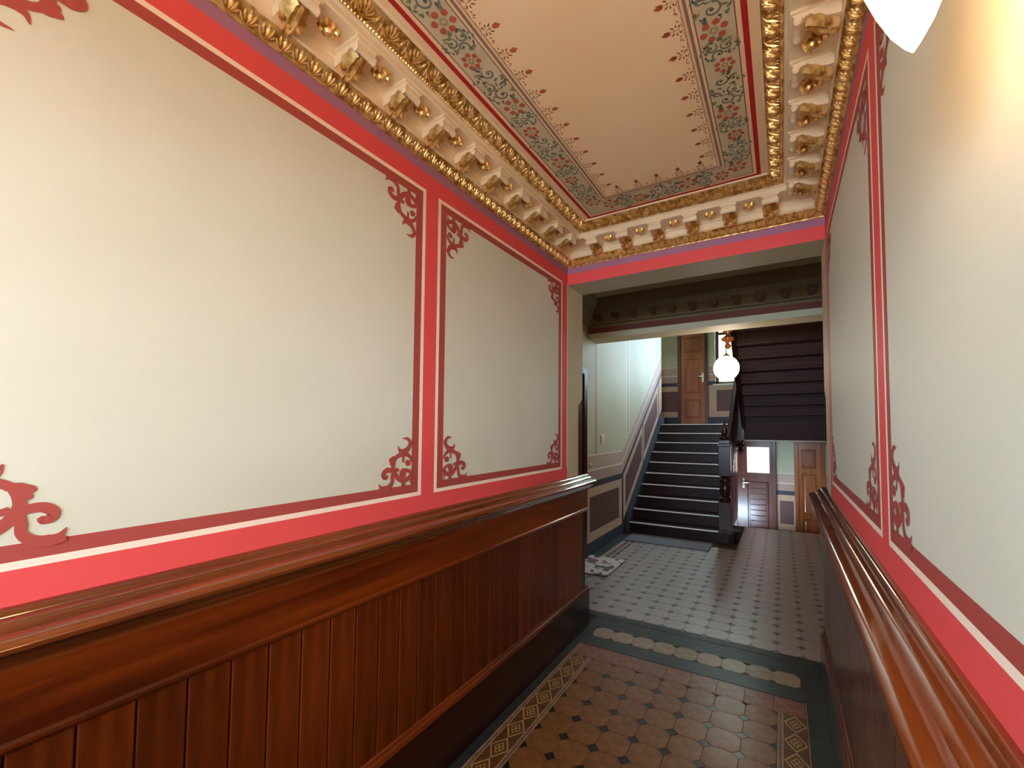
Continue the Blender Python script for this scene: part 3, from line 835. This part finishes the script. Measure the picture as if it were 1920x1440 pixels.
def newel(T, loc, kind):
    x, y, z = loc
    if kind == 'foot':
        N = obj('newel_post', MB().mesh('newel_post', M_dark), T); N.data = None if False else N.data
        mb = MB(); sq(mb, (0,0), .17, 0, .44); sq(mb, (0,0), .185, 0, .05); 
        N.data = mb.mesh('newel_post', M_dark, bevel=.006); N.location = (x, y, z)
        mb = MB(); sq(mb, (0,0), .16, .80, 1.22); sq(mb, (0,0), .185, 1.22, 1.26); sq(mb, (0,0), .15, 1.26, 1.31); mk('upper_block', mb, M_dark, N, bevel=.006)
        mk('turned_shaft', MB().lathe([(.075,.44),(.085,.46),(.085,.49),(.055,.51),(.065,.54),(.078,.60),(.07,.66),(.055,.70),(.08,.72),(.08,.75),(.06,.77),(.07,.80)], (0,0,0), 16), M_dark, N, smooth=True)
        mk('finial', MB().lathe([(.06,1.31),(.075,1.33),(.075,1.35),(.03,1.37),(.045,1.40),(.05,1.43),(.04,1.46),(.018,1.49),(.022,1.51),(.012,1.55),(.004,1.60)], (0,0,0), 14), M_dark, N, smooth=True)
    elif kind == 'landing':
        mb = MB(); sq(mb, (0,0), .15, -.32, 1.0); sq(mb, (0,0), .175, 1.0, 1.04)
        N = mk('newel_post', mb, M_dark, T, bevel=.006); N.location = (x, y, z)
        mk('drop', MB().lathe([(.004,-.56),(.02,-.54),(.045,-.51),(.045,-.49),(.022,-.47),(.03,-.45),(.07,-.42),(.07,-.40),(.03,-.375),(.05,-.35),(.07,-.32)], (0,0,0), 14), M_dark, N, smooth=True)
        mk('finial', MB().lathe([(.06,1.04),(.07,1.06),(.03,1.08),(.05,1.12),(.05,1.15),(.02,1.19),(.02,1.21),(.005,1.27)], (0,0,0), 14), M_dark, N, smooth=True)
    else:
        mb = MB(); sq(mb, (0,0), .15, -.22, 1.0); sq(mb, (0,0), .175, 1.0, 1.04)
        N = mk('newel_post', mb, M_door, T, bevel=.006); N.location = (x, y, z)
        mk('drop', MB().lathe([(.004,-.70),(.03,-.69),(.048,-.665),(.045,-.645),(.025,-.63),(.02,-.615),(.035,-.60),(.085,-.57),(.09,-.545),(.06,-.52),(.028,-.50),(.03,-.48),(.06,-.45),(.105,-.40),(.11,-.36),(.09,-.32),(.07,-.28),(.075,-.22)], (0,0,0), 16), M_door, N, smooth=True)
lower_flight()

def upper_flight():
    T = empty('staircase', (.22, YLAND, ZLAND)); off = Vector((.22, YLAND, ZLAND))
    tag(T, 'dark upper flight seen from below with stepped wooden underside', 'staircase')
    def P(name, mb, m, **k):
        mb.v = [tuple(Vector(v)-off) for v in mb.v]; return mk(name, mb, m, T, **k)
    xa, xb = -.60, XHR-.01
    for i in range(NR):
        y = YLAND - i*TR; z = ZLAND + RI*(i+1)     # nosing faces +Y, rises towards the corridor
        if i < NR-1: P('tread', box((xa, y-TR-.03, z-.045), (xb, y+.025, z)), M_under, bevel=.006)
        P('riser', box((xa, y-.024, z-RI-.02), (xb, y, z-.03)), M_under)
    zl = lambda y: ZLAND + RI + (YLAND-y)*SLOPE
    y0, y1 = YLAND+.02, 5.95
    P('string', MB().prism([(y0, zl(y0)-.36), (y0, zl(y0)+.08), (y1, zl(y1)+.08), (y1, zl(y1)-.36)], lambda p: (-.66, p[0], p[1]), lambda p: (-.60, p[0], p[1])), M_dark)
    hz = lambda y: zl(y)+.95
    sec = [(-.035, -.02), (.035, -.02), (.04, .01), (.025, .035), (-.025, .035), (-.04, .01)]
    P('handrail', MB().prism(sec, lambda p: (-.63+p[0], YLAND, hz(YLAND)+p[1]), lambda p: (-.63+p[0], 6.0, hz(6.0)+p[1])), M_dark)
    prof = [(.016, 0), (.016, .10), (.024, .12), (.014, .15), (.024, .30), (.013, .55), (.022, .58), (.013, .61), (.016, .66), (.016, .86)]
    me = MB().lathe(prof, (0,0,0), 8).mesh('baluster', M_dark, True)
    for k in range(17):
        y = YLAND-.12-k*TR/2
        o = obj('baluster', me, T); o.location = Vector((-.63, y, zl(y)+.075))-off
    newel(T, Vector((-.69, YLAND-.02, ZLAND))-off, 'landing')
    newel(T, Vector((-.668, 5.93, 3.48))-off, 'upper')
upper_flight()
LD = struct(mk('floor_landing', box((-2.72, YLAND+.045, ZLAND-.16), (XHR, YW, ZLAND-.002)), M_stair))
mk('landing_fascia', box((-.615, YLAND-.02, ZLAND-.30), (XHR, YLAND+.045, ZLAND-.002)).box((-.615, YLAND, ZLAND-.30), (XHR, YW, ZLAND-.16)), M_under, LD)
mk('fascia_bead', box((-.66, YLAND-.035, ZLAND-.325), (XHR, YLAND, ZLAND-.30)), M_cream_tile, LD)

# ------------------------------------------------------------------ doors
def panel(mb, x0, x1, z0, z1, y, dep=.012, rim=.03):
    """raised field with a moulded rim on a face that looks towards -Y at y"""
    a = [(x0, z0), (x1, z0), (x1, z1), (x0, z1)]
    def ring(i, yy): return [(x0+i, yy, z0+i), (x1-i, yy, z0+i), (x1-i, yy, z1-i), (x0+i, yy, z1-i)]
    r = [ring(0, y), ring(.010, y-.010), ring(.022, y+.006), ring(rim+.02, y-.004)]
    vs_ = sum(r, []); fs = []
    for k in range(3):
        for i in range(4): fs.append((k*4+i, k*4+(i+1) % 4, k*4+4+(i+1) % 4, k*4+4+i))
    fs.append((12, 13, 14, 15)); mb.add(vs_, fs); return mb
def door(name, x0, x1, z0, z1, mat, panels, frame_m, handle=None, glass=None):
    y = YW-.035
    D = struct(empty(name, ((x0+x1)/2, YW, z0))); off = Vector(((x0+x1)/2, YW, z0))
    def P(nm, mb, m, par=None, **k):
        mb.v = [tuple(Vector(v)-off) for v in mb.v]; return mk(nm, mb, m, par or D, **k)
    leaf = MB()
    if glass:
        g0, g1, h0, h1 = glass
        leaf.box((x0, y, z0), (g0, YW-.002, z1)); leaf.box((g1, y, z0), (x1, YW-.002, z1)); leaf.box((g0, y, z0), (g1, YW-.002, h0)); leaf.box((g0, y, h1), (g1, YW-.002, z1))
    else: leaf.box((x0, y, z0), (x1, YW-.002, z1))
    L_ = P('door_leaf', leaf, mat)
    for p in panels: P('panel', panel(MB(), *p, y), mat, L_)
    f_ = MB(); c = .075
    for a, b in (((x0-c, YW-.06, z0), (x0, YW-.001, z1+c)), ((x1, YW-.06, z0), (x1+c, YW-.001, z1+c)), ((x0, YW-.06, z1), (x1, YW-.001, z1+c))): f_.box(a, b)
    P('door_frame', f_, frame_m, bevel=.008)
    if handle:
        hx, hz, dr = handle
        h = P('handle', MB().tube([(hx, y-.005, hz), (hx, y-.05, hz), (hx+dr*.03, y-.055, hz), (hx+dr*.115, y-.055, hz-.004)], .010), M_chrome, L_, smooth=True)
        P('escutcheon', box((hx-.022, y-.008, hz-.13), (hx+.022, y, hz+.08)), M_chrome, L_, bevel=.004)
    if glass: P('glass_pane', box((g0, y+.012, h0), (g1, y+.018, h1)), M_frost, L_)
    return D
g = G('glowing_frosted_pink_glass'); x_, y_, z_ = g.xyz()
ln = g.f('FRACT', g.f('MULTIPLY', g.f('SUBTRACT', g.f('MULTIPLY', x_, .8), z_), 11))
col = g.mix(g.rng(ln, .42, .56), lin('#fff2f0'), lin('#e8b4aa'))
g.put(g.b.inputs['Emission Color'], col); g.b.inputs['Emission Strength'].default_value = .9  # pane's own glow stands in for light from behind it
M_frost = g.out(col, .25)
door('door_1', -2.02, -1.50, ZLAND, ZLAND+2.15, M_door, [(-1.93, -1.59, ZLAND+.14, ZLAND+.55), (-1.93, -1.59, ZLAND+.70, ZLAND+1.46), (-1.93, -1.59, ZLAND+1.62, ZLAND+1.96)], M_doord, (-1.54, ZLAND+1.06, -1))
door('door_2', -.86, -.19, ZLOW, ZLOW+2.05, M_doord, [(-.66, -.26, ZLOW+.16, ZLOW+1.10)], M_doord, (-.735, .53, 1), (-.660, -.240, .735, 1.262))
door('door_3', .285, .665, ZLOW, ZLOW+2.05, M_door, [(.345, .585, ZLOW+.10, ZLOW+.42), (.345, .585, ZLOW+.52, ZLOW+1.30), (.345, .585, ZLOW+1.42, ZLOW+1.78)], M_door)
# louvre-like ridges on the lower panel of the cellar door
d2 = [o for o in bpy.data.objects if o.name == 'door_2'][0]
for k in range(7):
    o = mk('rib', MB().lathe([(.004, -.14), (.010, -.13), (.010, .13), (.004, .14)], (0,0,0), 8, axis=0), M_doord, d2, smooth=True)
    o.location = Vector((-.46, YW-.036, ZLOW+.30+k*.11)) - Vector((-.525, YW, ZLOW))
# glazed entrance door behind the camera
D5 = struct(empty('door_5', (-.64, YE-.10, 0))); ef = MB()
for a, b in (((-.83, -.05, 0), (-.78, .05, 3.02)), ((.78, -.05, 0), (.83, .05, 3.02)), ((-.78, -.05, 2.97), (.78, .05, 3.02)), ((-.78, -.05, 2.36), (.78, .05, 2.40))): ef.box(a, b)
fm = mk('door_frame', ef, M_dark, D5)
mk('fanlight_panel', box((-.78, -.02, 2.40), (.78, .02, 2.97)), M_dark, fm)
for sx in (-1, 1):
    x0, x1 = (-.78, -.003) if sx < 0 else (.003, .78)
    lf = mk('door_leaf', MB().box((x0, -.03, 0), (x1, .03, 1.36)).box((x0, -.03, 1.36), (x0+.05, .03, 2.36)).box((x1-.05, -.03, 1.36), (x1, .03, 2.36)).box((x0+.05, -.03, 2.31), (x1-.05, .03, 2.36)), M_dark, D5)
    mk('pane', box((x0+.05, -.004, 1.36), (x1-.05, .004, 2.31)), M_glass, lf)
    mk('handle', MB().tube([(-sx*-.05, .03, 1.05), (-sx*-.05, .08, 1.05), (sx*.16, .085, 1.05)], .01), M_brass, lf)
# side door in the hall, seen edge on
D = struct(empty('door_4', (XH, 4.0, 0)))
mk('door_frame', MB().box((0, .47, 0), (.035, .565, 2.42)).box((0, -.575, 0), (.045, -.47, 2.42)).box((0, -.47, 2.33), (.045, .47, 2.42)), M_dark, D, bevel=.008)
L_ = mk('door_leaf', box((-.0, -.47, 0), (.018, .47, 2.33)), M_doord, D)
mk('handle', MB().tube([(.018, -.38, 1.05), (.07, -.38, 1.05), (.075, -.28, 1.05)], .01), M_chrome, L_)

# ------------------------------------------------------------------ stair window
Wd = struct(empty('window_1', ((WX0+WX1)/2, YW, WZ0))); off = Vector(((WX0+WX1)/2, YW, WZ0))
f_ = MB()
for a, b in (((WX0, YW+.05, WZ0), (WX0+.07, YW+.12, WZ1)), ((WX1-.07, YW+.05, WZ0), (WX1, YW+.12, WZ1)), ((WX0, YW+.05, WZ0), (WX1, YW+.12, WZ0+.05)), ((WX0, YW+.05, WZ1-.07), (WX1, YW+.12, WZ1)),
             (((WX0+WX1)/2-.02, YW+.06, WZ0), ((WX0+WX1)/2+.02, YW+.11, WZ1)), ((WX0, YW+.06, 3.70), (WX1, YW+.11, 3.76))): f_.box(a, b)
f_.v = [tuple(Vector(v)-off) for v in f_.v]; wf = mk('window_frame', f_, M_doord, Wd)
s_ = box((WX0-.05, YW-.03, WZ0-.035), (WX1+.05, YW+.05, WZ0)); s_.v = [tuple(Vector(v)-off) for v in s_.v]; mk('window_sill', s_, M_white, Wd)
for a, b in ((WX0+.07, (WX0+WX1)/2-.02), ((WX0+WX1)/2+.02, WX1-.07)):
    for c, d in ((WZ0+.05, 3.70), (3.76, WZ1-.07)):
        p_ = box((a, YW+.082, c), (b, YW+.086, d)); p_.v = [tuple(Vector(v)-off) for v in p_.v]; mk('pane', p_, M_glass, wf)
# tree beyond the window
tr_ = empty('tree', (-1.1, 12.4, -.6)); tag(tr_, 'pale green leafy tree outside the stair window', 'tree')
mk('trunk', MB().lathe([(.16, 0), (.12, 1.5), (.09, 4.2), (.05, 6.6)], (0,0,0), 10), plain('bark', '#6a5a48', .9), tr_)
lv = MB()
for k in range(5600):
    a = R.uniform(0, 2*PI); rr = 1.9*R.random()**.5; hh = R.uniform(3.4, 7.5)
    c = Vector((rr*math.cos(a), rr*math.sin(a), hh)); d = Vector((R.gauss(0,1), R.gauss(0,1), R.gauss(0,1))).normalized(); e = d.orthogonal().normalized(); s = R.uniform(.07, .13)
    lv.add([c-d*s, c+e*s*.5, c+d*s, c-e*s*.5], [(0,1,2,3)])
fo = mk('foliage', lv, plain('leaf_green', '#7c9a68', .7), tr_); fo['kind'] = 'stuff'

# ------------------------------------------------------------------ cornice of the hall bay
C2 = struct(mk('trim_7', MB().strip([(0, 2.985), (.03, 2.99), (.04, 3.02), (.10, 3.06), (.14, 3.11), (.15, 3.16), (.22, 3.19), (.25, 3.23), (.26, 3.262)],
     lambda p: (XH, BM0-p[0], p[1]), lambda p: (XHR, BM0-p[0], p[1])), plain('hall_cornice_paint', '#64522e', .6), smooth=True))
me = MB().prism([(-.05, 0), (-.05, -.02), (-.036, -.05), (-.02, -.062), (0, -.068), (.02, -.062), (.036, -.05), (.05, -.02), (.05, 0)], lambda p: (p[0], -.10, p[1]), lambda p: (p[0], 0.02, p[1]-.02)).mesh('bracket', plain('hall_bracket_paint', '#54401f', .55))
for k in range(13):
    o = obj('bracket', me, C2); o.location = (-2.08+k*.238, BM0-.03, 3.09)
C3 = struct(mk('trim_8', MB().strip([(0, 2.985), (.03, 2.99), (.04, 3.02), (.10, 3.06), (.14, 3.11), (.15, 3.16), (.22, 3.19), (.25, 3.23), (.26, 3.262)],
     lambda p: (XH+p[0], YB2, p[1]), lambda p: (XH+p[0], BM0, p[1])), plain('hall_side_cornice_paint', '#9a8a72', .6), smooth=True))

# ------------------------------------------------------------------ lamps
LX, LY = .130, .511
M_lampglass = emit('lamp_glass', '#ffc684', 14.0); M_lampglass_added = emit('added_lamp_glass', '#ffc284', 105.0); dx = LX-XR
def wall_lamp(y, label, gm):
    L1 = empty('wall_lamp', (XR, y, 2.46)); tag(L1, label, 'lamp')
    mk('glass_shade', MB().lathe([(.0012, -.415), (.008, -.405), (.019, -.385), (.032, -.352), (.044, -.315), (.053, -.275), (.057, -.235), (.056, -.195), (.050, -.155), (.040, -.125), (.028, -.105)], (dx, 0, 0), 28), gm, L1, smooth=True)
    mk('shade_holder', MB().lathe([(.034, -.112), (.036, -.10), (.030, -.085), (.014, -.07), (.010, -.02)], (dx, 0, 0), 16), M_brass, L1, smooth=True)
    mk('arm', MB().tube([(-.004, 0, .0), (-.05, 0, .03), (dx+.02, 0, .04), (dx, 0, .01), (dx, 0, -.03)], .009), M_brass, L1, smooth=True)
    mk('wall_plate', MB().lathe([(.05, -.012), (.05, -.006), (.042, -.001)], (0, 0, 0), 16, axis=0), M_brass, L1)
wall_lamp(LY, 'glowing white teardrop glass wall lamp, the one nearer the stair hall', M_lampglass)
wall_lamp(LY-1.34, 'added teardrop lamp out of view, closer to the entrance door, for extra light', M_lampglass_added)  # added out of view to brighten the ceiling and left wall
GX, GY, GZ = -.630, 5.40, 2.432
L2 = empty('pendant_lamp', (GX, GY, 3.30)); tag(L2, 'glowing white glass globe lamp hanging on a thin cord', 'lamp')
pr = [(max(.002, .158*math.sin(PI*k/18)), -.158*math.cos(PI*k/18)) for k in range(19)]
mk('glass_globe', MB().lathe(pr, (0, 0, GZ-3.30), 28), emit('globe_glass', '#fff0d8', 14.0), L2, smooth=True)
mk('globe_cap', MB().lathe([(.05, .150), (.048, .165), (.02, .18), (.008, .20)], (0, 0, GZ-3.30), 14), M_brass, L2, smooth=True)
mk('cord', MB().tube([(0, 0, GZ-3.30+.19), (0, 0, -.03)], .005), M_dark, L2)
mk('ceiling_rose', MB().lathe([(.05, 0), (.045, -.02), (.012, -.035)], (0, 0, 0), 14), M_brass, L2)

# ------------------------------------------------------------------ small things in the hall
def mat_mb(x0, x1, y0, y1, t, r=.02, sk=0):
    pts = [(x0+r, y0), (x1-r, y0), (x1, y0+r), (x1, y1-r), (x1-r, y1), (x0+r, y1), (x0, y1-r), (x0, y0+r)]
    return MB().prism(pts, lambda p: (p[0], p[1], 0), lambda p: (p[0], p[1], t))
g = G('floral_mat'); x_, y_, z_ = g.xyz()
n1 = g.noise(9, 2); vo = g.n('ShaderNodeTexVoronoi'); vo.inputs['Scale'].default_value = 6; g.t.links.new(g.co, vo.inputs['Vector'])
c = lin('#d9d2cc')
band = g.f('LESS_THAN', g.f('ABSOLUTE', g.f('ADD', y_, -.04)), .16)
c = g.mix(g.f('MULTIPLY', band, g.f('LESS_THAN', vo.outputs['Distance'], .46)), c, lin('#9a5a70'))
c = g.mix(g.f('MULTIPLY', g.f('GREATER_THAN', n1, .56), 1), c, lin('#5c6a6c'))
m_fl = g.out(c, .85)
o = mk('doormat', mat_mb(-.24, .235, -.30, .30, .012), m_fl); o.location = (-2.005, 4.40, .0005); tag(o, 'pale floral doormat lying beside the wooden wainscot end', 'doormat')
mk('rubber_edge', mat_mb(-.247, .242, -.307, .307, .004), plain('rubber', '#2a2a2c', .8), o)
o = mk('doormat', mat_mb(-.61, .61, -.205, .205, .010, .01), plain('grey_mat', '#6e6a70', .75, nz=.3, scale=60)); o.location = (-1.515, 5.76, .0005); tag(o, 'plain grey mat at the foot of the stairs', 'doormat')
mk('binding', MB().box((-.615, -.21, 0), (-.60, .21, .011)).box((.60, -.21, 0), (.615, .21, .011)).box((-.60, -.21, 0), (.60, -.195, .011)), plain('mat_binding', '#4a474c', .8), o)
S = empty('light_switch', (XH, 5.10, 1.50)); tag(S, 'small pale switch on the green hall wall', 'switch')
mk('plate', box((.001, -.04, -.06), (.018, .04, .06)), M_white, S, bevel=.004); mk('rocker', box((.018, -.018, -.03), (.024, .018, .03)), M_white, S, bevel=.002)
B = empty('bell_push', (XH, 4.72, 1.165)); tag(B, 'white porcelain bell push beside the dark side door', 'bell push')
mk('base', MB().lathe([(.028, .001), (.028, .01), (.020, .016)], (0,0,0), 14, axis=0), M_white, B, smooth=True); mk('button', MB().lathe([(.012, .014), (.012, .03), (.008, .038)], (0,0,0), 12, axis=0), M_white, B, smooth=True)

# ------------------------------------------------------------------ tidy: no stray zero-user data needed
bpy.context.view_layer.update()
